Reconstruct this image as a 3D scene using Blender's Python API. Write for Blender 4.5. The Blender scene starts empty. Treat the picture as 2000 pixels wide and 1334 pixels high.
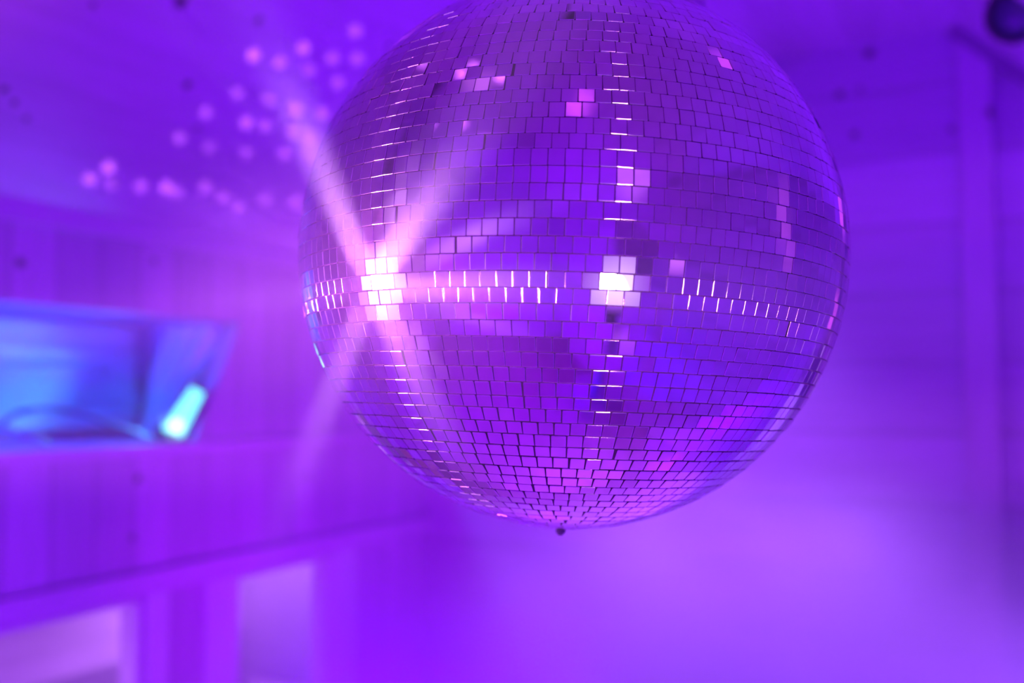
import bpy, bmesh, math, random
from mathutils import Vector, Matrix
random.seed(7)
S = bpy.context.scene
COL = S.collection
R_ = math.radians

# ------------------------------------------------------------------ camera
EYE = 2.90                       # height of the lens above the floor
CAM = Vector((0.0, 0.0, EYE))
YAW, PITCH, FPX = R_(27.7), R_(3.03), 1944.4
cam_d = bpy.data.cameras.new('camera')
cam_d.sensor_width = 36.0
cam_d.lens = 35.0
cam_d.clip_start = 0.02
cam_d.dof.use_dof = True
cam_d.dof.focus_distance = 0.90
cam_d.dof.aperture_fstop = 2.2
cam = bpy.data.objects.new('camera', cam_d)
cam.location = CAM
cam.rotation_euler = (R_(90) + PITCH, 0, YAW)
COL.objects.link(cam)
S.camera = cam

# ------------------------------------------------------------------ view / render look
S.view_settings.view_transform = 'Standard'
S.view_settings.look = 'None'
S.view_settings.gamma = 1.0
S.view_settings.use_curve_mapping = False
S.view_settings.exposure = -0.08
cy = S.cycles
cy.use_denoising = True
cy.max_bounces = 6
cy.diffuse_bounces = 2
cy.glossy_bounces = 4
cy.transmission_bounces = 2
cy.volume_bounces = 0
cy.transparent_max_bounces = 4
cy.sample_clamp_indirect = 6.0
cy.caustics_reflective = False
cy.caustics_refractive = False
cy.volume_step_rate = 2.0
cy.adaptive_threshold = 0.02
cy.volume_max_steps = 64

w = bpy.data.worlds.new('night')
S.world = w
w.use_nodes = True
w.node_tree.nodes['Background'].inputs['Color'].default_value = (0.02, 0.0, 0.08, 1)
w.node_tree.nodes['Background'].inputs['Strength'].default_value = 0.2

# pixel of the 2000x1334 frame -> ray from the lens
CF = Vector((-math.sin(YAW) * math.cos(PITCH), math.cos(YAW) * math.cos(PITCH), math.sin(PITCH)))
CR = Vector((math.cos(YAW), math.sin(YAW), 0))
CU = CR.cross(CF)
def ray(px, py):
    return (CF * FPX + CR * (px - 1000) + CU * (667 - py)).normalized()
def hit_x(px, py, x):
    d = ray(px, py); return CAM + d * ((x - CAM.x) / d.x)
def hit_y(px, py, y):
    d = ray(px, py); return CAM + d * ((y - CAM.y) / d.y)
def hit_plane(o, d, p0, n):
    den = d.dot(n)
    return o + d * ((p0 - o).dot(n) / den)

# ------------------------------------------------------------------ room measures
XL, XR = -3.5, 0.96              # left and right walls
YE, YB = 5.5, -3.2               # end wall, wall behind the lens
Z_EAVE, Z_TOP = EYE + 0.72, EYE + 1.87
X_TL, X_TR = -2.30, -0.31        # where the flat of the ceiling starts and stops
# ball
RB = 0.30
BALL = CAM + (CR * 0.21816 + Vector((-math.sin(YAW), math.cos(YAW), 0)) * 3.72475 + Vector((0, 0, 0.50898))) * RB
def hit_ball(px, py):
    d = ray(px, py); m = BALL - CAM; b = d.dot(m)
    t = b - math.sqrt(b * b - (m.length_squared - RB * RB))
    p = CAM + d * t; n = (p - BALL).normalized()
    return p, n, d - 2 * d.dot(n) * n
SL_N = Vector((-(Z_TOP - Z_EAVE), 0, X_TL - XL)).normalized()    # left slope normal (up)
SL_P = Vector((XL, 0, Z_EAVE))
SR_N = Vector(((Z_TOP - Z_EAVE), 0, XR - X_TR)).normalized()
SR_P = Vector((XR, 0, Z_EAVE))
def hit_ceiling(o, d):
    best = None
    for p0, n in ((SL_P, SL_N), (Vector((0, 0, Z_TOP)), Vector((0, 0, 1))), (SR_P, SR_N)):
        den = d.dot(n)
        if abs(den) < 1e-6: continue
        t = (p0 - o).dot(n) / den
        if t > 0 and (best is None or t < best): best = t
    return None if best is None else o + d * best

# ------------------------------------------------------------------ lamps
def spot(name, loc, target, power, color, angle, blend=0.5, radius=0.02):
    l = bpy.data.lights.new(name, 'SPOT')
    l.energy, l.color = power, color
    l.spot_size, l.spot_blend, l.shadow_soft_size = R_(angle), blend, radius
    o = bpy.data.objects.new(name, l)
    o.location = loc
    o.rotation_euler = (Vector(target) - Vector(loc)).to_track_quat('-Z', 'Y').to_euler()
    COL.objects.link(o)
    return o
def point(name, loc, power, color, radius=0.05):
    l = bpy.data.lights.new(name, 'POINT')
    l.energy, l.color, l.shadow_soft_size = power, color, radius
    o = bpy.data.objects.new(name, l); o.location = loc
    COL.objects.link(o); return o
def area(name, loc, target, power, color, sx, sy, spread=180):
    l = bpy.data.lights.new(name, 'AREA')
    l.energy, l.color, l.shape, l.size, l.size_y = power, color, 'RECTANGLE', sx, sy
    l.spread = R_(spread)
    o = bpy.data.objects.new(name, l); o.location = loc
    o.rotation_euler = (Vector(target) - Vector(loc)).to_track_quat('-Z', 'Y').to_euler()
    COL.objects.link(o); return o

VIOLET = (0.25, 0.0, 1.0)
MAGENTA = (0.36, 0.0, 1.0)
BLUE = (0.16, 0.0, 1.0)
LILAC = (0.36, 0.035, 1.0)
PALE = (0.6, 0.2, 1.0)
CYAN = (0.12, 0.45, 1.0)
# LED wash of the hall
spot('wash_left_wall', (0.6, -0.6, EYE - 2.2), (-3.5, 3.6, EYE - 0.5), 1250, (0.171, 0.0, 1.0), 62, 0.9)
spot('wash_end_wall', (0.7, 1.2, EYE - 2.3), (-0.7, 5.5, EYE + 0.4), 1950, (0.15, 0.0, 1.0), 80, 0.9)
spot('wash_back', (-2.6, 1.4, EYE - 2.3), (0.0, -3.0, EYE - 0.2), 2000, (0.22, 0.0, 1.0), 84, 0.9)
spot('wash_right', (0.2, -0.5, 0.3), (0.96, 1.2, EYE - 0.5), 360, (0.03, 0.0, 1.0), 56, 0.9)
spot('wash_floor', (-0.6, 2.0, EYE - 0.6), (-0.9, 2.2, 0), 950, (0.40, 0.08, 1.0), 120, 0.9)
spot('wash_floor', (-1.6, -1.4, EYE + 0.2), (-1.5, -1.2, 0), 640, (0.36, 0.0, 1.0), 130, 0.9)
# fog lights: an added fill hidden behind the ball, another from the right
spot('fog_down', (-1.3, 4.3, EYE + 0.925), (-0.9, 4.1, 0), 1300, (0.40, 0.12, 1.0), 86, 0.9)
spot('fog_right', (0.82, 3.5, EYE - 0.75), (-1.2, 4.3, EYE - 2.2), 450, (0.38, 0.12, 1.0), 84, 0.9)
spot('wash_top', (-1.6, 1.6, EYE - 1.2), (-0.9, 3.4, EYE + 1.87), 340, (0.17, 0.0, 1.0), 90, 0.9)
spot('fog_left', (-1.2, 2.4, EYE - 1.9), (-3.3, 5.0, EYE - 0.6), 449, (0.48, 0.0, 1.0), 80, 0.9)
# side room behind the two doorways
for sy, sw in ((1.7, 75), (4.75, 30)):
    area('side_room_lamp', (-4.45, sy, EYE - 0.80), (-4.45, sy + .01, 0), sw, (0.62, 0.22, 1.0), 0.5, 0.5)

# ------------------------------------------------------------------ materials
def new_mat(name):
    m = bpy.data.materials.new(name); m.use_nodes = True
    nt = m.node_tree; nt.nodes.clear()
    out = nt.nodes.new('ShaderNodeOutputMaterial')
    return m, nt, out
def N(nt, kind, **kw):
    n = nt.nodes.new(kind)
    for k, v in kw.items(): setattr(n, k, v)
    return n
def flat(name, color, rough=0.5, metal=0.0, noise=0.08, scale=30):
    m, nt, out = new_mat(name)
    b = N(nt, 'ShaderNodeBsdfPrincipled')
    tc = N(nt, 'ShaderNodeTexCoord'); nz = N(nt, 'ShaderNodeTexNoise')
    nz.inputs['Scale'].default_value = scale
    mix = N(nt, 'ShaderNodeMix', data_type='RGBA')
    nt.links.new(tc.outputs['Object'], nz.inputs['Vector'])
    nt.links.new(nz.outputs['Fac'], mix.inputs['Factor'])
    mix.inputs[6].default_value = tuple(c * (1 - noise) for c in color) + (1,)
    mix.inputs[7].default_value = tuple(min(1, c * (1 + noise)) for c in color) + (1,)
    nt.links.new(mix.outputs[2], b.inputs['Base Color'])
    b.inputs['Roughness'].default_value = rough
    b.inputs['Metallic'].default_value = metal
    nt.links.new(b.outputs['BSDF'], out.inputs['Surface'])
    return m
def planks(name, color, across, width, knots=(), offset=0.0, joint=0.5):
    """Painted boards. across = axis (0,1,2) the joints step along; knots = [(point, radius)]."""
    m, nt, out = new_mat(name)
    L = nt.links.new
    b = N(nt, 'ShaderNodeBsdfPrincipled'); b.inputs['Roughness'].default_value = 0.6
    tc = N(nt, 'ShaderNodeTexCoord'); sep = N(nt, 'ShaderNodeSeparateXYZ')
    L(tc.outputs['Object'], sep.inputs[0])
    div = N(nt, 'ShaderNodeMath', operation='MULTIPLY_ADD')
    L(sep.outputs[across], div.inputs[0]); div.inputs[1].default_value = 1 / width; div.inputs[2].default_value = offset + 50
    fl = N(nt, 'ShaderNodeMath', operation='FLOOR'); L(div.outputs[0], fl.inputs[0])
    fr = N(nt, 'ShaderNodeMath', operation='FRACT'); L(div.outputs[0], fr.inputs[0])
    pp = N(nt, 'ShaderNodeMath', operation='PINGPONG'); L(fr.outputs[0], pp.inputs[0]); pp.inputs[1].default_value = 0.5
    jm = N(nt, 'ShaderNodeMapRange'); L(pp.outputs[0], jm.inputs['Value'])
    jm.inputs['From Min'].default_value = 0.0; jm.inputs['From Max'].default_value = 0.05
    jm.inputs['To Min'].default_value = joint; jm.inputs['To Max'].default_value = 1.0
    wn = N(nt, 'ShaderNodeTexWhiteNoise', noise_dimensions='1D'); L(fl.outputs[0], wn.inputs['W'])
    vr = N(nt, 'ShaderNodeMapRange'); L(wn.outputs['Value'], vr.inputs['Value'])
    vr.inputs['To Min'].default_value = 0.86; vr.inputs['To Max'].default_value = 1.05
    mp = N(nt, 'ShaderNodeMapping'); L(tc.outputs['Object'], mp.inputs['Vector'])
    sc = [0.8, 0.8, 0.8]; sc[across] = 9.0; mp.inputs['Scale'].default_value = sc
    nz = N(nt, 'ShaderNodeTexNoise'); L(mp.outputs[0], nz.inputs['Vector']); nz.inputs['Scale'].default_value = 3.0; nz.inputs['Detail'].default_value = 4
    gr = N(nt, 'ShaderNodeMapRange'); L(nz.outputs['Fac'], gr.inputs['Value'])
    gr.inputs['To Min'].default_value = 0.80; gr.inputs['To Max'].default_value = 1.15
    m1 = N(nt, 'ShaderNodeMath', operation='MULTIPLY'); L(jm.outputs[0], m1.inputs[0]); L(vr.outputs[0], m1.inputs[1])
    m2 = N(nt, 'ShaderNodeMath', operation='MULTIPLY'); L(m1.outputs[0], m2.inputs[0]); L(gr.outputs[0], m2.inputs[1])
    val = m2.outputs[0]
    for p, r in knots:
        vd = N(nt, 'ShaderNodeVectorMath', operation='DISTANCE'); L(tc.outputs['Object'], vd.inputs[0]); vd.inputs[1].default_value = p
        mr = N(nt, 'ShaderNodeMapRange', interpolation_type='SMOOTHSTEP'); L(vd.outputs['Value'], mr.inputs['Value'])
        mr.inputs['From Min'].default_value = r * 0.55; mr.inputs['From Max'].default_value = r * 1.3
        mr.inputs['To Min'].default_value = 0.10; mr.inputs['To Max'].default_value = 1.0
        mm = N(nt, 'ShaderNodeMath', operation='MULTIPLY'); L(val, mm.inputs[0]); L(mr.outputs[0], mm.inputs[1]); val = mm.outputs[0]
    vs = N(nt, 'ShaderNodeVectorMath', operation='SCALE'); vs.inputs[0].default_value = color; L(val, vs.inputs['Scale'])
    L(vs.outputs[0], b.inputs['Base Color'])
    L(b.outputs['BSDF'], out.inputs['Surface'])
    return m
def mirror(name, color, rough):
    m, nt, out = new_mat(name)
    g = N(nt, 'ShaderNodeBsdfAnisotropic' if 'ShaderNodeBsdfAnisotropic' in dir(bpy.types) else 'ShaderNodeBsdfGlossy')
    g.inputs['Color'].default_value = color + (1,)
    g.inputs['Roughness'].default_value = rough
    nt.links.new(g.outputs['BSDF'], out.inputs['Surface'])
    return m
def hot_glow(name, color, strength, radius, rim, rim_color):
    m, nt, out = new_mat(name); L = nt.links.new
    tc = N(nt, 'ShaderNodeTexCoord'); vl = N(nt, 'ShaderNodeVectorMath', operation='LENGTH'); L(tc.outputs['Object'], vl.inputs[0])
    mr = N(nt, 'ShaderNodeMapRange', interpolation_type='SMOOTHSTEP'); L(vl.outputs['Value'], mr.inputs['Value'])
    mr.inputs['From Min'].default_value = radius * .25; mr.inputs['From Max'].default_value = radius
    mr.inputs['To Min'].default_value = strength; mr.inputs['To Max'].default_value = rim
    e = N(nt, 'ShaderNodeEmission'); L(mr.outputs[0], e.inputs['Strength'])
    cr = N(nt, 'ShaderNodeMapRange'); L(vl.outputs['Value'], cr.inputs['Value'])
    cr.inputs['From Min'].default_value = radius * .45; cr.inputs['From Max'].default_value = radius
    mx = N(nt, 'ShaderNodeMix', data_type='RGBA'); L(cr.outputs[0], mx.inputs['Factor'])
    mx.inputs[6].default_value = color + (1,); mx.inputs[7].default_value = rim_color + (1,)
    L(mx.outputs[2], e.inputs['Color'])
    L(e.outputs[0], out.inputs['Surface'])
    return m
def glow(name, color, strength):
    m, nt, out = new_mat(name)
    e = N(nt, 'ShaderNodeEmission'); e.inputs['Color'].default_value = color + (1,); e.inputs['Strength'].default_value = strength
    nt.links.new(e.outputs[0], out.inputs['Surface'])
    return m
M_MIRROR = mirror('mirror_glass', (0.90, 0.88, 0.92), 0.015)
M_EDGE = mirror('cut_glass_edge', (0.85, 0.70, 0.85), 0.06)
M_CORE = flat('ball_core_grout', (0.07, 0.02, 0.09), 0.6)
M_STEEL = flat('dark_steel', (0.22, 0.20, 0.24), 0.4, 0.6)
M_BLACK = flat('black_housing', (0.05, 0.045, 0.055), 0.4)
M_WHITE = flat('lilac_trim_paint', (0.76, 0.46, 0.80), 0.55)
M_CASE = flat('door_casing_paint', (0.85, 0.83, 0.88), 0.5)
M_FLOOR = planks('floor_boards', (0.34, 0.12, 0.30), 0, 0.14)
M_DRAPE = flat('pale_tarp', (0.42, 0.62, 0.90), 0.38, 0.0, 0.1, 6)
M_CABLE = flat('blue_cable_sheath', (0.03, 0.06, 0.30), 0.4)
M_DADO = flat('side_room_dado', (0.42, 0.38, 0.50), 0.6)

# ------------------------------------------------------------------ mesh helpers
def add_box(bm, a, b):
    xs, ys, zs = zip(a, b)
    v = [bm.verts.new((x, y, z)) for z in sorted(zs) for y in sorted(ys) for x in sorted(xs)]
    for f in ((0, 2, 3, 1), (4, 5, 7, 6), (0, 1, 5, 4), (2, 6, 7, 3), (0, 4, 6, 2), (1, 3, 7, 5)):
        bm.faces.new([v[i] for i in f])
def add_prism(bm, poly, y0, y1):
    """poly of (x, z) pulled along y."""
    a = [bm.verts.new((x, y0, z)) for x, z in poly]; b = [bm.verts.new((x, y1, z)) for x, z in poly]
    n = len(poly)
    bm.faces.new(a); bm.faces.new(b[::-1])
    for i in range(n):
        j = (i + 1) % n
        bm.faces.new((a[j], a[i], b[i], b[j]))
def frame_of(d):
    d = d.normalized()
    u = d.cross(Vector((0, 0, 1)))
    if u.length < 1e-4: u = Vector((1, 0, 0))
    u.normalize(); return u, d.cross(u).normalized()
def add_lathe(bm, origin, axis, prof, seg=32, caps=True):
    """prof = [(distance along axis, radius)]"""
    axis = Vector(axis).normalized(); u, v = frame_of(axis); o = Vector(origin)
    rings = []
    for t, r in prof:
        rings.append([bm.verts.new(o + axis * t + (u * math.cos(2 * math.pi * k / seg) + v * math.sin(2 * math.pi * k / seg)) * r) for k in range(seg)])
    for a, b in zip(rings, rings[1:]):
        for k in range(seg):
            j = (k + 1) % seg
            f = bm.faces.new((a[k], a[j], b[j], b[k])); f.smooth = True
    if caps:
        bm.faces.new(rings[0][::-1]); bm.faces.new(rings[-1])
def add_tube(bm, pts, r, seg=10):
    pts = [Vector(p) for p in pts]; rings = []
    u = None
    for i, p in enumerate(pts):
        d = (pts[min(i + 1, len(pts) - 1)] - pts[max(i - 1, 0)]).normalized()
        if u is None: u, v = frame_of(d)
        else:
            u = (u - d * u.dot(d)).normalized(); v = d.cross(u)
        rings.append([bm.verts.new(p + (u * math.cos(2 * math.pi * k / seg) + v * math.sin(2 * math.pi * k / seg)) * r) for k in range(seg)])
    for a, b in zip(rings, rings[1:]):
        for k in range(seg):
            j = (k + 1) % seg
            f = bm.faces.new((a[k], a[j], b[j], b[k])); f.smooth = True
    bm.faces.new(rings[0][::-1]); bm.faces.new(rings[-1])
def smooth_path(ps, n=8):
    ps = [Vector(p) for p in ps]; out = []
    q = [ps[0]] + ps + [ps[-1]]
    for i in range(1, len(q) - 2):
        for k in range(n):
            t = k / n; a, b, c, d = q[i - 1], q[i], q[i + 1], q[i + 2]
            out.append(0.5 * ((2 * b) + (c - a) * t + (2 * a - 5 * b + 4 * c - d) * t * t + (3 * b - a - 3 * c + d) * t ** 3))
    out.append(ps[-1]); return out
def obj(name, bm, mat, parent=None, bevel=0.0):
    me = bpy.data.meshes.new(name)
    bmesh.ops.recalc_face_normals(bm, faces=bm.faces)
    bm.to_mesh(me); bm.free()
    me.materials.append(mat)
    o = bpy.data.objects.new(name, me); COL.objects.link(o)
    if parent is not None:
        o.parent = parent; o.matrix_parent_inverse = parent.matrix_basis.inverted()
    if bevel:
        md = o.modifiers.new('bevel', 'BEVEL'); md.width = bevel; md.segments = 2; md.limit_method = 'ANGLE'
    return o
def boxes(name, bs, mat, parent=None, bevel=0.0):
    bm = bmesh.new()
    for a, b in bs: add_box(bm, a, b)
    return obj(name, bm, mat, parent, bevel)
def struct(o, label=None):
    o['kind'] = 'structure'
    if label: o['label'] = label; 
    return o
def tag(o, label, cat, group=None, kind=None):
    o['label'] = label; o['category'] = cat
    if group: o['group'] = group
    if kind: o['kind'] = kind
    return o
def thing(name, loc, label, cat, group=None):
    o = bpy.data.objects.new(name, None); COL.objects.link(o); o.location = loc; o.empty_display_size = 0.1
    return tag(o, label, cat, group)

# ------------------------------------------------------------------ the hall
floor = struct(boxes('floor', [((XL - 2.4, YB - 0.2, -0.1), (XR + 0.2, YE + 0.3, 0))], M_FLOOR))

def slope_pt(px, py):
    d = ray(px, py); return tuple(hit_plane(CAM, d, SL_P, SL_N))
ceil_knots = [(slope_pt(x, y), r) for x, y, r in ((353, 4, .030), (366, 166, .020), (182, 10, .012), (8, 175, .016), (28, 200, .014),
              (52, 232, .012), (385, 250, .014), (505, 40, .018), (760, 90, .016), (225, 355, .012))]
M_CEIL = planks('lilac_ceiling_boards', (0.74, 0.42, 0.78), 0, 0.19, ceil_knots, 0.3, 0.9)
bm = bmesh.new()
t = 0.12
poly = [(XL - 0.15, Z_EAVE - 0.15 * 0.958), (X_TL, Z_TOP), (X_TR, Z_TOP), (XR + 0.15, Z_EAVE - 0.15 * 0.906),
        (XR + 0.15, Z_EAVE - 0.15 * .906 + t), (X_TR, Z_TOP + t), (X_TL, Z_TOP + t), (XL - 0.15, Z_EAVE - 0.15 * .958 + t)]
add_prism(bm, poly, YB - 0.2, YE + 0.3)
ceiling = struct(obj('ceiling', bm, M_CEIL))

# ----- left wall: shelf recess high up, two doorways below it
NT = hit_x(0, 587, XL).z; NB = hit_x(0, 884, XL).z            # recess top / bottom
NY0, NY1 = 1.5, hit_x(470, 632, XL).y
NYB = hit_x(380, 858, XL).y                                     # the opening's right side slants in to here at the bottom
D1 = (hit_x(-95, 1300, XL).y, hit_x(275, 1167, XL).y)
D2 = (hit_x(462, 1100, XL).y, hit_x(642, 1050, XL).y)
DZ = hit_x(275, 1167, XL).z
WT = 0.09
wk = [(tuple(hit_x(x, y, XL)), r) for x, y, r in ((40, 513, .022), (301, 510, .016), (600, 930, .014), (270, 935, .02), (260, 1050, .016))]
M_WALL = planks('lilac_wall_boards', (0.72, 0.42, 0.76), 1, 0.21, wk, 0.15, 0.6)
X0 = XL - WT
bs = [((X0, YB, NT), (XL, YE, Z_EAVE + 0.02)),                     # board above the recess
      ((X0, YB, DZ), (XL, YE, NB)),                                # boards below the recess
      ((X0, YB, NB), (XL, NY0, NT)), ((X0, NY1, NB), (XL, YE, NT)),
      ((X0, YB, 0), (XL, D1[0], DZ)), ((X0, D1[1], 0), (XL, D2[0], DZ)), ((X0, D2[1], 0), (XL, YE, DZ))]
bm = bmesh.new()
for a, b in bs: add_box(bm, a, b)
va = [bm.verts.new((x, y, z)) for x in (X0, XL) for y, z in ((NY1, NT), (NYB, NB), (NY1, NB))]
for f in ((0, 1, 2), (5, 4, 3), (0, 3, 4, 1), (1, 4, 5, 2), (2, 5, 3, 0)): bm.faces.new([va[i] for i in f])
wall_left = struct(obj('wall_left', bm, M_WALL))
ND = 0.62                                                          # recess depth
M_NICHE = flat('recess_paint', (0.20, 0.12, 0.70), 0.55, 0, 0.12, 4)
struct(boxes('recess_lining', [((XL - ND - .05, NY0 - .05, NB - .06), (XL - WT, NY1 + .05, NB)),
                               ((XL - ND - .05, NY0 - .05, NT), (XL - WT, NY1 + .05, NT + .05)),
                               ((XL - ND - .05, NY0 - .05, NB), (XL - ND, NY1 + .05, NT)),
                               ((XL - ND, NY0 - .05, NB), (XL - WT, NY0, NT)),
                               ((XL - ND, NY1, NB), (XL - WT, NY1 + .05, NT))], M_NICHE, wall_left))
# trims along the wall
struct(boxes('trim_1', [((XL, YB, Z_EAVE - 0.05), (XL + 0.035, YE, Z_EAVE + 0.03))], M_WHITE))
struct(boxes('trim_2', [((XL, YB, DZ + 0.01), (XL + 0.03, YE, DZ + 0.115))], M_WHITE, bevel=.004))
struct(boxes('trim_3', [((XL, YB, NB - 0.05), (XL + 0.02, YE, NB))], M_WHITE, bevel=.004))
# door casings and jambs
def casing(name, y0, y1, wd):
    bs = [((X0 - .01, y0 - .0, 0), (XL + .004, y0 + .022, DZ)), ((X0 - .01, y1 - .022, 0), (XL + .004, y1, DZ)),
          ((X0 - .01, y0, DZ - .022), (XL + .004, y1, DZ)),
          ((XL, y1 + .012, 0), (XL + .028, y1 + .012 + wd, DZ + .01)), ((XL, y0 - .012 - wd, 0), (XL + .028, y0 - .012, DZ + .01))]
    return struct(boxes(name, bs, M_CASE, bevel=.003))
casing('door_1', D1[0], D1[1], 0.13)
casing('door_2', D2[0], D2[1], 0.21)
# side room beyond the doorways
SX = -5.0
M_SIDE = planks('side_room_boards', (0.80, 0.78, 0.84), 2, 0.16, (), 0.2, 0.8)
struct(boxes('wall_side_room', [((SX - .1, 0.6, 0), (SX, YE, DZ + .5)), ((SX, 0.5, 0), (X0, 0.6, DZ + .5)),
                                ((SX, YE - .05, 0), (X0, YE + .1, DZ + .5)),
                                ((SX - .1, .5, DZ + .16), (X0, YE, DZ + .26))], M_SIDE))
dz = hit_x(225, 1292, SX).z
struct(boxes('trim_4', [((SX, 0.6, 0), (SX + .03, YE - .05, dz)), ((SX, YE - .08, dz - .3), (X0, YE - .05, DZ + .15))], M_DADO))

# ----- end wall, with its corner post and a set-back panel right of it
ek = [(tuple(hit_y(x, y, YE)), r) for x, y, r in ((1655, 41, .028), (1697, 104, .028), (1640, 185, .024), (1680, 174, .014), (1669, 263, .022), (1858, 252, .016))]
M_END = planks('lilac_end_wall_boards', (0.70, 0.42, 0.78), 2, 0.36, ek, hit_y(1870, 160, YE).z * -1 / 0.36 + 14, 0.7)
pL = hit_y(1872, 200, YE).x; pR = hit_y(1938, 200, YE).x
struct(boxes('wall_end', [((XL - .1, YE, 0), (pL + .03, YE + .1, Z_TOP)), ((pL, YE + .03, 0), (XR + .1, YE + .13, Z_TOP))], M_END))
M_POST = planks('post_timber', (0.74, 0.42, 0.78), 0, 0.5, [(tuple(hit_y(1940, 218, YE - .05)), .035)], 0.1)
struct(boxes('trim_5', [((pL, YE - .05, 0), (pR, YE + .25, Z_TOP))], M_POST, bevel=.005))
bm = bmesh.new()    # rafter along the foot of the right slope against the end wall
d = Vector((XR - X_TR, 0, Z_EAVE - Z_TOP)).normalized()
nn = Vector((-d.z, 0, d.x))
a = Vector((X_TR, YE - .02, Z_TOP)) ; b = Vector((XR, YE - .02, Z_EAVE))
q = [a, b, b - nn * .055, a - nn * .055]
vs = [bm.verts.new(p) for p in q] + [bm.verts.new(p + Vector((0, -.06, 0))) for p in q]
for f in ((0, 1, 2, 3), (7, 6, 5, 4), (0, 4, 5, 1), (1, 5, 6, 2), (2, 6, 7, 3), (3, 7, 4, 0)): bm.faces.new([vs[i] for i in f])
struct(obj('trim_6', bm, flat('rafter_gap_shade', (0.30, 0.12, 0.36), 0.6)))  # dark colour paints the shadow gap along the slope
M_PLAIN = planks('lilac_hall_boards', (0.70, 0.40, 0.78), 2, 0.2, (), 0.0, 0.7)
struct(boxes('wall_right', [((XR, YB, 0), (XR + .1, YE + .3, Z_EAVE + .02))], M_PLAIN))
struct(boxes('wall_back', [((XL - .1, YB - .1, 0), (XR + .1, YB, Z_TOP))], M_PLAIN))

# ------------------------------------------------------------------ mirror ball
AX = (CR * math.sin(R_(2.2)) + Vector((-math.sin(YAW), math.cos(YAW), 0)) * math.sin(R_(1.0)) + Vector((0, 0, 1))).normalized()
ball = thing('mirror_ball', BALL, 'large mirrored disco ball hanging in the middle of the hazy violet hall', 'disco ball')
lat_px = [10.5, 25.7, 42.5, 62, 81, 102, 125, 149, 176, 202, 232, 263, 293, 327, 361, 395, 430, 465, 499, 534, 567, 598, 632, 664, 694,
          724, 753, 781, 805, 831, 855, 878, 898.5, 919, 937, 953, 967, 980, 991, 1001, 1010]
lats = [math.asin(max(-1, min(1, hit_ball(1205, y)[1].dot(AX)))) for y in lat_px]
step = R_(2.76)
while lats[0] < R_(87.3): lats.insert(0, lats[0] + step)
while lats[-1] > R_(-86.5): lats.append(lats[-1] - step)
U, V = frame_of(AX); V = AX.cross(U)
rnd = random.Random(11)
verts, faces, mats, smooth = [], [], [], []
GAP, TH, IN = 0.0004, 0.0013, 0.0005
for l1, l0 in zip(lats, lats[1:]):
    lm = (l1 + l0) / 2
    h = RB * (l1 - l0) - GAP - .0007 * max(0.0, min(1.0, (-math.degrees(lm) - 22) / 25))
    rc = RB * math.cos(lm)
    pitch = 0.0143 + rnd.uniform(-.0002, .0002)
    n = max(3, int(2 * math.pi * rc / pitch))
    slack = min(rnd.uniform(.0006, .0030), 2 * math.pi * rc * .02)
    pitch = (2 * math.pi * rc - slack) / n
    gap = GAP + .0007 * max(0.0, min(1.0, (-math.degrees(lm) - 22) / 25))
    k_seam = rnd.randrange(n)
    phi = rnd.uniform(0, 2 * math.pi)
    row_tilt = rnd.gauss(0, R_(0.22))
    roll = 0.0
    for k in range(n):
        if k % 9 == 0: strip = rnd.gauss(0, R_(0.2)), rnd.gauss(0, R_(0.12))
        if k == k_seam: phi += slack * 0.65 / rc
        elif k == (k_seam + n // 2) % n: phi += slack * 0.35 / rc
        c = phi + pitch / 2 / rc; phi += pitch / rc
        e = U * math.cos(c) + V * math.sin(c)
        nrm = e * math.cos(lm) + AX * math.sin(lm)
        east = AX.cross(e); north = nrm.cross(east)
        ta = row_tilt + strip[0] + rnd.gauss(0, R_(.28)); tb = strip[1] + rnd.gauss(0, R_(.3)); tr = rnd.gauss(0, R_(.5))
        n2 = (nrm + north * ta + east * tb).normalized()
        ee = (east + north * tr); ee = (ee - n2 * ee.dot(n2)).normalized(); no = n2.cross(ee)
        ctr = nrm * (RB + rnd.gauss(0, .00022))
        wv = pitch - gap * rnd.uniform(.7, 1.3)
        # the two ends of a tile narrow with the row towards the poles only in the rows right at them
        i0 = len(verts)
        hw, hh = wv / 2 - IN, h / 2 - IN
        for sx, sz in ((-1, -1), (1, -1), (1, 1), (-1, 1)):
            verts.append(ctr + ee * sx * hw + no * sz * hh)
        faces.append((i0, i0 + 1, i0 + 2, i0 + 3)); mats.append(0); smooth.append(False)
        # rounded cut edges: one small quarter-round strip along each side
        for out, along, ho, ha in ((no, -ee, hh, hw), (-no, ee, hh, hw), (ee, no, hw, hh), (-ee, -no, hw, hh)):
            b0 = len(verts)
            for so, dn in ((0, 0), (.5, .134), (.866, .5), (1, 1)):
                p = ctr + out * (ho + so * IN) - n2 * dn * IN
                verts.append(p - along * ha); verts.append(p + along * ha)
            p = ctr + out * (ho + IN) - n2 * TH
            verts.append(p - along * ha); verts.append(p + along * ha)
            for q in range(4):
                k0 = b0 + q * 2
                faces.append((k0, k0 + 1, k0 + 3, k0 + 2)); mats.append(1); smooth.append(True)
me = bpy.data.meshes.new('mirror_tiles')
me.from_pydata(verts, [], faces)
me.materials.append(M_MIRROR); me.materials.append(M_EDGE)
me.polygons.foreach_set('material_index', mats); me.polygons.foreach_set('use_smooth', smooth)
me.update()
tiles = bpy.data.objects.new('mirror_tiles', me); COL.objects.link(tiles); tiles.parent = ball
tiles['label'] = 'rows of small square mirror tiles'
def ball_part(name, bm, mat, parent=None):
    o = obj(name, bm, mat); o.parent = parent or ball; return o
bm = bmesh.new()
add_lathe(bm, (0, 0, 0), AX, [(math.sin(R_(a)) * (RB - .0010), max(.0005, math.cos(R_(a)) * (RB - .0010))) for a in range(-90, 91, 3)], 96)
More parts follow.
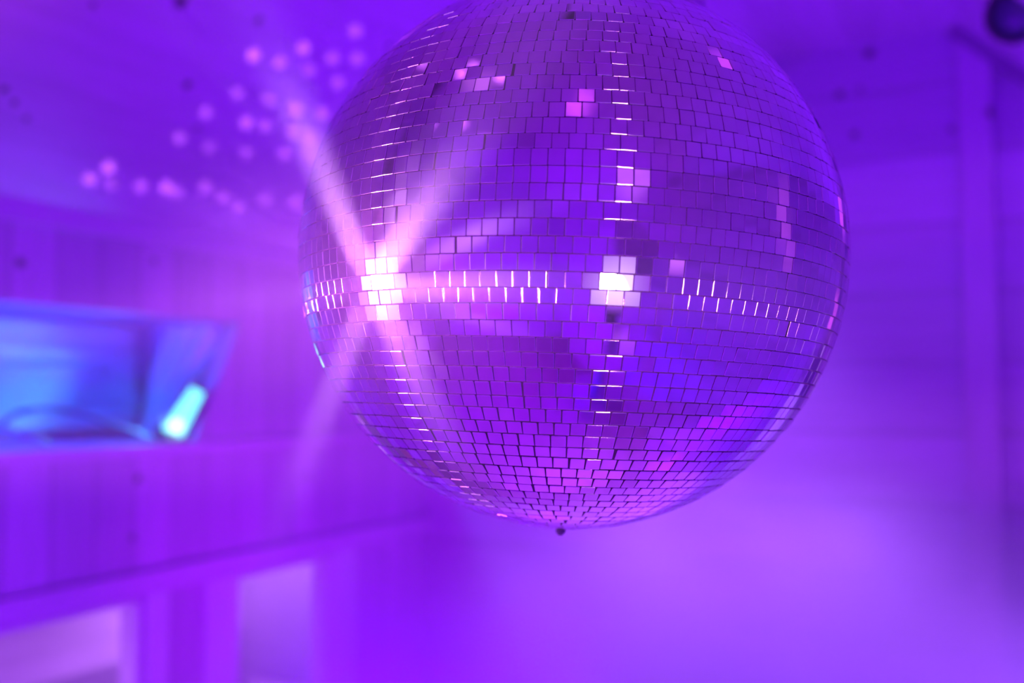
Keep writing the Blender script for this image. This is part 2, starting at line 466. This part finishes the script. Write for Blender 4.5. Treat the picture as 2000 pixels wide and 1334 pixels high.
ball_part('core', bm, M_CORE)
bm = bmesh.new()
add_lathe(bm, -AX * (RB - .004), -AX, [(0, .009), (.004, .009), (.0045, .0035), (.012, .0035), (.013, .0025)], 20)
bolt = ball_part('bottom_bolt', bm, M_STEEL)
bm = bmesh.new()
add_lathe(bm, -AX * (RB + .002), -AX, [(0, .0052), (.0045, .0052)], 6)
ball_part('nut', bm, M_STEEL, bolt)
bm = bmesh.new()
add_lathe(bm, AX * (RB - .012), AX, [(0, .055), (.012, .054), (.018, .04), (.03, .012), (.045, .01)], 40)
ball_part('top_cap', bm, M_STEEL)
top = AX * (RB + .03)
bm = bmesh.new(); add_tube(bm, [top, Vector((top.x, top.y, Z_TOP - BALL.z - .14))], .006, 12)
ball_part('hanging_rod', bm, M_STEEL)
bm = bmesh.new(); add_lathe(bm, (top.x, top.y, Z_TOP - BALL.z), (0, 0, -1), [(0, .055), (.1, .055), (.12, .045), (.15, .012)], 32)
ball_part('motor', bm, M_BLACK)

# ------------------------------------------------------------------ effect light that strikes the ball from the left
p1, n1, o1 = hit_ball(745, 557)
L1 = p1 + o1 * 1.05
aim = (BALL - L1).normalized()
aim = (p1 - L1).normalized()
fx = thing('effect_light', L1, 'round black multi-lens effect light glaring at the left side of the ball', 'stage light')
u1, v1 = frame_of(aim)
def part(name, bm, mat, root, parent=None):
    o = obj(name, bm, mat); o.parent = parent or root; return o
bm = bmesh.new(); add_lathe(bm, -aim * .16, aim, [(0, .10), (.02, .15), (.12, .22), (.165, .275), (.17, .275), (.17, .262), (.152, .262)], 48); part('housing', bm, M_BLACK, fx)
M_LENS1 = hot_glow('effect_lens_glow', (0.95, 0.50, 1.0), 8, .26, 1.6, (0.75, 0.26, 1.0))
bm = bmesh.new(); add_lathe(bm, -aim * .008, aim, [(0, .258), (.006, .20), (.012, .09), (.014, .002)], 48); part('lens', bm, M_LENS1, fx)
bm = bmesh.new()
top1 = hit_ceiling(L1, Vector((0, 0, 1)))
yk = [u1 * -.20 - aim * .05, u1 * -.20 - aim * .05 + Vector((0, 0, .24)), u1 * .20 - aim * .05 + Vector((0, 0, .24)), u1 * .20 - aim * .05]
add_tube(bm, yk, .012, 8); part('yoke', bm, M_STEEL, fx)
bm = bmesh.new(); add_tube(bm, [-aim * .05 + Vector((0, 0, .24)), Vector((-aim.x * .05, -aim.y * .05, top1.z - L1.z))], .016, 12); part('hanging_pole', bm, M_STEEL, fx)
spot('effect_fill', L1 + aim * .03, p1, 700, (0.85, 0.2, 1.0), 17, 0.9, 0.06)
point('effect_glow', L1 + aim * .06, 28, (0.6, 0.05, 1.0), 0.05)
# its rays: each one runs through the place where the ball shows it
ARMS = (((632, 330), 1.2, 8), ((885, 320), .8, 8), ((955, 562), 1.2, 8), ((838, 790), .8, 6), ((672, 770), .35, 7), ((602, 574), .35, 6), ((740, 280), .35, 4))
for (ax_, ay_), far, cone in ARMS:
    pa_, na_, oa_ = hit_ball(ax_, ay_)
    spot('effect_ray', L1 + aim * .03, pa_ + oa_ * far, {632: 700, 885: 2200, 955: 4500, 838: 3200}.get(ax_, 5500), (0.85, 0.14, 1.0), cone, 0.5, 0.03)

# the glare breaks up on the tiles into broad shafts that fan out from the ball into the smoke
SHAFTS = (((612, 290), .99, 13), ((905, 285), .80, 13), ((985, 566), .84, 9), ((628, 815), .97, 10), ((845, 800), .84, 8), ((430, 592), .97, 10))
for (sx_, sy_), k_, cone in SHAFTS:
    tgt_ = CAM + ray(sx_, sy_) * ((p1 - CAM).length * k_)
    spot('ball_shaft', p1 + n1 * .012, tgt_, 15 if sx_ == 430 else (90 if sx_ == 628 else 150), (0.9, 0.38, 1.0), cone, 0.7, 0.012)

# second lamp behind the lens, to the right
p2, n2, o2 = hit_ball(1203, 556)
L2 = p2 + o2 * 1.2
fx2 = thing('par_can', L2, 'black par can lamp behind the lens reflected as the small white patch', 'stage light')
aim2 = -o2
bm = bmesh.new(); add_lathe(bm, -aim2 * .30, aim2, [(0, .10), (.03, .19), (.12, .23), (.31, .268), (.315, .268), (.315, .265), (.296, .265)], 40); part('housing', bm, M_BLACK, fx2)
M_LENS2 = hot_glow('par_lens_glow', (0.78, 0.50, 1.0), 2.0, .27, .95, (0.32, 0.02, 1.0))
bm = bmesh.new(); add_lathe(bm, -aim2 * .003, aim2, [(0, .264), (.006, .19), (.012, .08), (.013, .002)], 40); part('lens', bm, M_LENS2, fx2)
bm = bmesh.new(); add_tube(bm, [Vector((0, 0, -.13)) - aim2 * .15, Vector((0, 0, -L2.z + .03)) - aim2 * .15], .018, 12); part('stand_pole', bm, M_STEEL, fx2)
for k in range(3):
    a = k * 2.094 + .4
    c0 = Vector((0, 0, -L2.z + .55)) - aim2 * .15
    c0.z = -L2.z + .55
    bm = bmesh.new(); add_tube(bm, [c0, Vector((c0.x + .34 * math.cos(a), c0.y + .34 * math.sin(a), -L2.z + .012))], .011, 8); part('leg', bm, M_STEEL, fx2)
spot('par_beam', L2 + aim2 * .02, p2, 120, (0.8, 0.3, 0.8), 16, 0.7, 0.08)

# spots of light the ball throws on the boards: one narrow lamp per tile, set where that tile sits
dots = [(464, 182), (525, 194), (576, 213), (630, 222), (402, 220), (481, 240), (518, 245), (572, 257), (605, 270), (350, 270), (409, 288),
        (481, 298), (556, 301), (602, 304), (660, 162), (604, 137), (649, 114), (592, 94), (546, 122), (495, 108), (693, 60), (698, 115),
        (212, 327), (217, 359), (275, 364), (325, 366), (345, 376), (401, 366), (436, 385), (518, 390), (465, 406), (578, 395), (175, 350)]
refl = [(921, 99), (923, 128), (965, 126), (821, 129), (802, 146), (899, 122), (895, 142), (1008, 134), (1042, 139), (936, 162), (974, 161),
        (851, 202), (882, 194), (941, 218), (912, 247), (950, 253), (855, 252), (912, 284), (933, 289), (955, 287), (843, 175)]
hits = [(Vector(slope_pt(x, y)), 1.0) for x, y in dots]
for x, y in refl:
    p, n, o = hit_ball(x, y)
    h = hit_ceiling(p, o)
    if h is not None: hits.append((h, 1.6))
for h, s in hits:
    n = ((L1 - BALL).normalized() + (h - BALL).normalized()).normalized()
    o = BALL + n * (RB + .004)
    spot('tile_reflection', o, h, 1000 * s * rnd.uniform(.4, 1.2), (0.75, 0.25, 1.0), 1.15, 0.8, 0.006)

# ------------------------------------------------------------------ what stands in the recess
fl_p = hit_x(334, 838, XL - 0.10)
fl = thing('floodlight', (fl_p.x, fl_p.y, NB), 'small cyan glowing floodlight leaning at the right end of the shelf recess', 'floodlight')
M_LENSC = glow('flood_lens_glow', (0.16, 0.85, 1.0), 2.6)
M_LENSC2 = glow('flood_hot_glow', (0.55, 1.0, 0.95), 3.2)
def quad_box(bm, c, ax_u, ax_v, ax_n, su, sv, sn, taper=1.0):
    vs = []
    for k, s in ((-1, 1.0), (1, taper)):
        for a, b in ((-1, -1), (1, -1), (1, 1), (-1, 1)):
            vs.append(bm.verts.new(c + ax_u * a * su * s + ax_n * b * sn + ax_v * k * sv))
    for f in ((0, 1, 2, 3), (7, 6, 5, 4), (0, 4, 5, 1), (1, 5, 6, 2), (2, 6, 7, 3), (3, 7, 4, 0)): bm.faces.new([vs[i] for i in f])
fv = (CR * 0.50 + Vector((0, 0, 1)) * 0.86).normalized()             # leans to the right
fn = (CAM - fl_p); fn = (fn - fv * fn.dot(fv)).normalized()            # lit side faces the hall
fu = fv.cross(fn)
c = Vector((0, 0, .03)) + fv * .125
bm = bmesh.new(); quad_box(bm, c - fn * .03, fu, fv, fn, .06, .13, .022, .7); o = part('housing', bm, M_BLACK, fl)
bm = bmesh.new(); quad_box(bm, c - fn * .004, fu, fv, fn, .05, .118, .005, .65); part('lens', bm, M_LENSC, fl)
bm = bmesh.new(); add_lathe(bm, c - fv * .075 + fn * .001, fn, [(0, .034), (.006, .03), (.010, .003)], 24); part('bulb', bm, M_LENSC2, fl)
bm = bmesh.new(); add_lathe(bm, (0, 0, 0), (0, 0, 1), [(0, .075), (.008, .075), (.018, .06), (.03, .03), (.045, .012)], 28); part('base', bm, M_STEEL, fl)
bm = bmesh.new(); add_tube(bm, [c - fv * .06 - fu * .075, c - fv * .15 - fu * .06 - fn * .02, c - fv * .15 + fu * .06 - fn * .02, c - fv * .06 + fu * .075], .007, 8); part('yoke', bm, M_STEEL, fl)
fw = Vector(fl.location) + c
spot('flood_light', fw + fn * .02, fw + fn * .02 + Vector((-0.35, -1.0, .22)), 22, (0.12, 0.55, 1.0), 120, 0.8, 0.03)
spot('recess_blue', (XL - .2, NY0 + .3, NT - .08), (XL - ND, NY1 - .8, NB + .2), 170, (0.0, 0.17, 1.0), 120, 0.9, 0.05)
spot('flood_spill', fw + fn * .02, fw + Vector((.0, .5, .5)), 6, CYAN, 100, 0.8, 0.03)

# tarp hung along the back of the recess, sagging in long folds
bm = bmesh.new()
yy0, yy1 = NY0 + .1, NY1 - .14
nu, nv = 90, 60
rows_ = []
for j in range(nv + 1):
    v = j / nv
    r_ = []
    for i in range(nu + 1):
        u = i / nu
        y = yy0 + (yy1 - yy0) * u
        z = NT - .02 - (NT - NB - .08) * v
        sag = math.sin(u * math.pi * 1.15 + .2) * .03
        f = .0
        for vc, wd, am, ph in ((.46, .05, .075, .0), (.60, .045, .09, .5), (.72, .04, .06, 1.2), (.28, .06, .03, 2.0), (.86, .05, .05, .8)):
            vv = vc + .025 * math.sin(u * 5 + ph) - sag * .5
            f += am * math.exp(-((v - vv) / wd) ** 2) * (0.55 + .45 * math.sin(u * 4.2 + ph * 2))
        x = XL - ND + .035 + f + .02 * v + .008 * math.sin(u * 21 + v * 7)
        r_.append(bm.verts.new((x, y, z)))
    rows_.append(r_)
for a, b in zip(rows_, rows_[1:]):
    for i in range(nu):
        f = bm.faces.new((a[i], a[i + 1], b[i + 1], b[i])); f.smooth = True
tarp = obj('tarp', bm, M_DRAPE)
sm = tarp.modifiers.new('thickness', 'SOLIDIFY'); sm.thickness = .004
tag(tarp, 'pale blue-lit tarp hung in sagging folds along the back of the shelf recess', 'tarp')
# gathered end of it hangs in diagonal pleats by the floodlight
bm = bmesh.new()
top_c = Vector((XL - .15, NY1 - .05, NT - .01)); bot_c = Vector((XL - ND + .15, NY1 - .10, NB + .03))
rows_ = []
for j in range(31):
    v = j / 30; r_ = []
    for i in range(41):
        u = i / 40
        base = top_c.lerp(bot_c, v)
        wdt = .34 - .10 * v
        x = base.x - (u - .35) * wdt
        y = base.y + .035 * math.sin(u * 17 + v * 2) * (1 - .3 * v) - .02
        z = base.z + .02 * math.sin(u * 9) * v
        r_.append(bm.verts.new((min(max(x, XL - ND + .19 - .10 * v), XL - .10), y, z)))
    rows_.append(r_)
for a, b in zip(rows_, rows_[1:]):
    for i in range(40):
        f = bm.faces.new((a[i], a[i + 1], b[i + 1], b[i])); f.smooth = True
g = obj('pleated_cloth', bm, M_DRAPE)
sm = g.modifiers.new('thickness', 'SOLIDIFY'); sm.thickness = .003
tag(g, 'pleated cloth slanting down the right end of the shelf recess behind the floodlight', 'cloth')

def cable(name, pix, xp, r, mat, label):
    pts = []
    for i, (px, py) in enumerate(pix):
        p = hit_x(px, py, xp[i] if isinstance(xp, (list, tuple)) else xp); p.z = max(p.z, NB + r); pts.append(p)
    bm = bmesh.new(); add_tube(bm, smooth_path(pts), r, 10)
    return tag(obj(name, bm, mat), label, 'cable')
cable('power_cable', [(-60, 905), (-20, 850), (20, 815), (70, 799), (130, 803), (190, 818), (250, 838), (285, 852), (300, 857)], XL - .12, .012, M_CABLE,
      'dark blue power cable arching up from the shelf recess to the floodlight')
bm = bmesh.new(); pa, pb = hit_x(-20, 824, XL - .10), hit_x(98, 879, XL - .04)
pb.z = NB + .016; add_tube(bm, [pa, pb], .013, 12)
tag(obj('rod', bm, flat('blue_rod_paint', (.10, .20, .60), .4)), 'straight blue rod slanting down to the front edge of the shelf recess', 'rod')

# fixture added for the fog fill spot, unseen behind the ball
dl = thing('added_fog_fixture', (-1.3, 4.3, EYE + .93), 'added black fixture on a rod for the fog fill light, unseen behind the ball', 'stage light')
bm = bmesh.new(); add_lathe(bm, (0, 0, .16), (0, 0, -1), [(0, .03), (.02, .07), (.10, .085), (.17, .09), (.175, .082), (.145, .082)], 28); part('housing', bm, M_BLACK, dl)
bm = bmesh.new(); add_lathe(bm, (0, 0, .0148), (0, 0, -1), [(0, .081), (.006, .06), (.012, .002)], 28); part('lens', bm, glow('added_fog_fixture_glow', (.6, .2, 1.0), 2.0), dl)
bm = bmesh.new(); add_tube(bm, [Vector((0, 0, .155)), Vector((0, 0, Z_TOP - EYE - .93))], .010, 10); part('rod', bm, M_STEEL, dl)

# dark lamp body up under the right slope
cp = hit_y(1992, 22, YE - .9)
lamp = thing('spotlight', cp, 'dark spotlight body hung under the sloping boards in the top right corner', 'stage light')
hz = hit_ceiling(cp, Vector((0, 0, 1)))
da = Vector((-.2, -1, -.45)).normalized()
bm = bmesh.new(); add_lathe(bm, da * -.10, da, [(0, .04), (.02, .10), (.10, .115), (.2, .12), (.205, .11), (.19, .11)], 28); part('housing', bm, M_BLACK, lamp)
bm = bmesh.new(); add_lathe(bm, da * .0905, da, [(0, .109), (.008, .05), (.012, .002)], 28); part('lens', bm, flat('dim_lens', (.02, .015, .08), .3), lamp)
bm = bmesh.new(); add_tube(bm, [Vector((0, 0, .08)), Vector((0, 0, hz.z - cp.z))], .012, 10); part('bracket', bm, M_STEEL, lamp)

# ------------------------------------------------------------------ haze
def volume(name, color, dens, aniso, hetero=None):
    m, nt, out = new_mat(name)
    v = N(nt, 'ShaderNodeVolumeScatter'); v.inputs['Color'].default_value = color + (1,)
    v.inputs['Density'].default_value = dens; v.inputs['Anisotropy'].default_value = aniso
    if hetero: hetero(nt, v)
    nt.links.new(v.outputs[0], out.inputs['Volume'])
    return m
M_HAZE = volume('stage_haze', (0.95, 0.92, 1.0), 0.055, 0.2)
hz_o = boxes('haze', [((XL - 1.4, YB + .02, .02), (XR - .02, YE - .06, Z_TOP - .02))], M_HAZE)
tag(hz_o, 'thin violet stage haze filling the hall around the ball', 'haze', kind='stuff')
def fog_nodes(nt, v):
    L = nt.links.new
    tc = N(nt, 'ShaderNodeTexCoord'); nz = N(nt, 'ShaderNodeTexNoise'); nz.inputs['Scale'].default_value = 1.1; nz.inputs['Detail'].default_value = 2
    L(tc.outputs['Object'], nz.inputs['Vector'])
    mr = N(nt, 'ShaderNodeMapRange'); L(nz.outputs['Fac'], mr.inputs['Value'])
    mr.inputs['From Min'].default_value = .35; mr.inputs['From Max'].default_value = .75; mr.inputs['To Min'].default_value = .15; mr.inputs['To Max'].default_value = 1.1
    sp = N(nt, 'ShaderNodeSeparateXYZ'); L(tc.outputs['Object'], sp.inputs[0])
    zr = N(nt, 'ShaderNodeMapRange', interpolation_type='SMOOTHSTEP'); L(sp.outputs[2], zr.inputs['Value'])
    zr.inputs['From Min'].default_value = EYE - 1.0; zr.inputs['From Max'].default_value = EYE - .22; zr.inputs['To Min'].default_value = 1.0; zr.inputs['To Max'].default_value = 0.0
    m1 = N(nt, 'ShaderNodeMath', operation='MULTIPLY'); L(mr.outputs[0], m1.inputs[0]); L(zr.outputs[0], m1.inputs[1])
    m2 = N(nt, 'ShaderNodeMath', operation='MULTIPLY'); L(m1.outputs[0], m2.inputs[0]); m2.inputs[1].default_value = 1.0
    xr = N(nt, 'ShaderNodeMapRange', interpolation_type='SMOOTHSTEP'); L(sp.outputs[0], xr.inputs['Value'])
    xr.inputs['From Min'].default_value = -2.9; xr.inputs['From Max'].default_value = -1.5; xr.inputs['To Min'].default_value = 0.08; xr.inputs['To Max'].default_value = 1.0
    m3 = N(nt, 'ShaderNodeMath', operation='MULTIPLY'); L(m2.outputs[0], m3.inputs[0]); L(xr.outputs[0], m3.inputs[1])
    L(m3.outputs[0], v.inputs['Density'])
def smoke_nodes(nt, v):
    L = nt.links.new
    tc = N(nt, 'ShaderNodeTexCoord'); nz = N(nt, 'ShaderNodeTexNoise'); nz.inputs['Scale'].default_value = 5.0; nz.inputs['Detail'].default_value = 2
    L(tc.outputs['Object'], nz.inputs['Vector'])
    ln = N(nt, 'ShaderNodeVectorMath', operation='LENGTH'); L(tc.outputs['Object'], ln.inputs[0])
    fr = N(nt, 'ShaderNodeMapRange', interpolation_type='SMOOTHSTEP'); L(ln.outputs['Value'], fr.inputs['Value'])
    fr.inputs['From Min'].default_value = .32; fr.inputs['From Max'].default_value = .64; fr.inputs['To Min'].default_value = 1.0; fr.inputs['To Max'].default_value = 0.0
    mr = N(nt, 'ShaderNodeMapRange'); L(nz.outputs['Fac'], mr.inputs['Value'])
    mr.inputs['From Min'].default_value = .3; mr.inputs['From Max'].default_value = .7; mr.inputs['To Min'].default_value = .9; mr.inputs['To Max'].default_value = 2.2
    m1 = N(nt, 'ShaderNodeMath', operation='MULTIPLY'); L(mr.outputs[0], m1.inputs[0]); L(fr.outputs[0], m1.inputs[1])
    L(m1.outputs[0], v.inputs['Density'])
M_SMOKE = volume('smoke_puff', (0.95, 0.92, 1.0), 0.3, 0.0, smoke_nodes)
bm = bmesh.new(); bmesh.ops.create_icosphere(bm, subdivisions=3, radius=.65)
sk = obj('smoke', bm, M_SMOKE); sk.location = L1 - CR * .04  # puff added out of frame so the lamp's rays show in the ball
tag(sk, 'added puff of pale smoke out of frame that makes the effect light rays show', 'smoke', kind='stuff')
def wisp_nodes(nt, v):
    L = nt.links.new
    tc = N(nt, 'ShaderNodeTexCoord'); ln = N(nt, 'ShaderNodeVectorMath', operation='LENGTH'); L(tc.outputs['Object'], ln.inputs[0])
    fr = N(nt, 'ShaderNodeMapRange', interpolation_type='SMOOTHSTEP'); L(ln.outputs['Value'], fr.inputs['Value'])
    fr.inputs['From Min'].default_value = .02; fr.inputs['From Max'].default_value = .24; fr.inputs['To Min'].default_value = .8; fr.inputs['To Max'].default_value = 0.0
    L(fr.outputs[0], v.inputs['Density'])
M_WISP = volume('smoke_wisp', (0.95, 0.92, 1.0), 0.3, 0.0, wisp_nodes)
bm = bmesh.new(); bmesh.ops.create_icosphere(bm, subdivisions=3, radius=.245)
sk2 = obj('smoke', bm, M_WISP); sk2.location = p1 + n1 * .03
tag(sk2, 'faint smoke drifting before the left of the ball where beams fan out', 'smoke', kind='stuff')
M_FOG = volume('fog_bank', (0.95, 0.92, 1.0), 0.3, 0.0, fog_nodes)
fog = boxes('fog', [((-3.3, 2.0, EYE - 2.2), (XR - .03, YE - .07, EYE - .12))], M_FOG)
tag(fog, 'pale lilac bank of fog lying low at the far end of the hall', 'fog', kind='stuff')
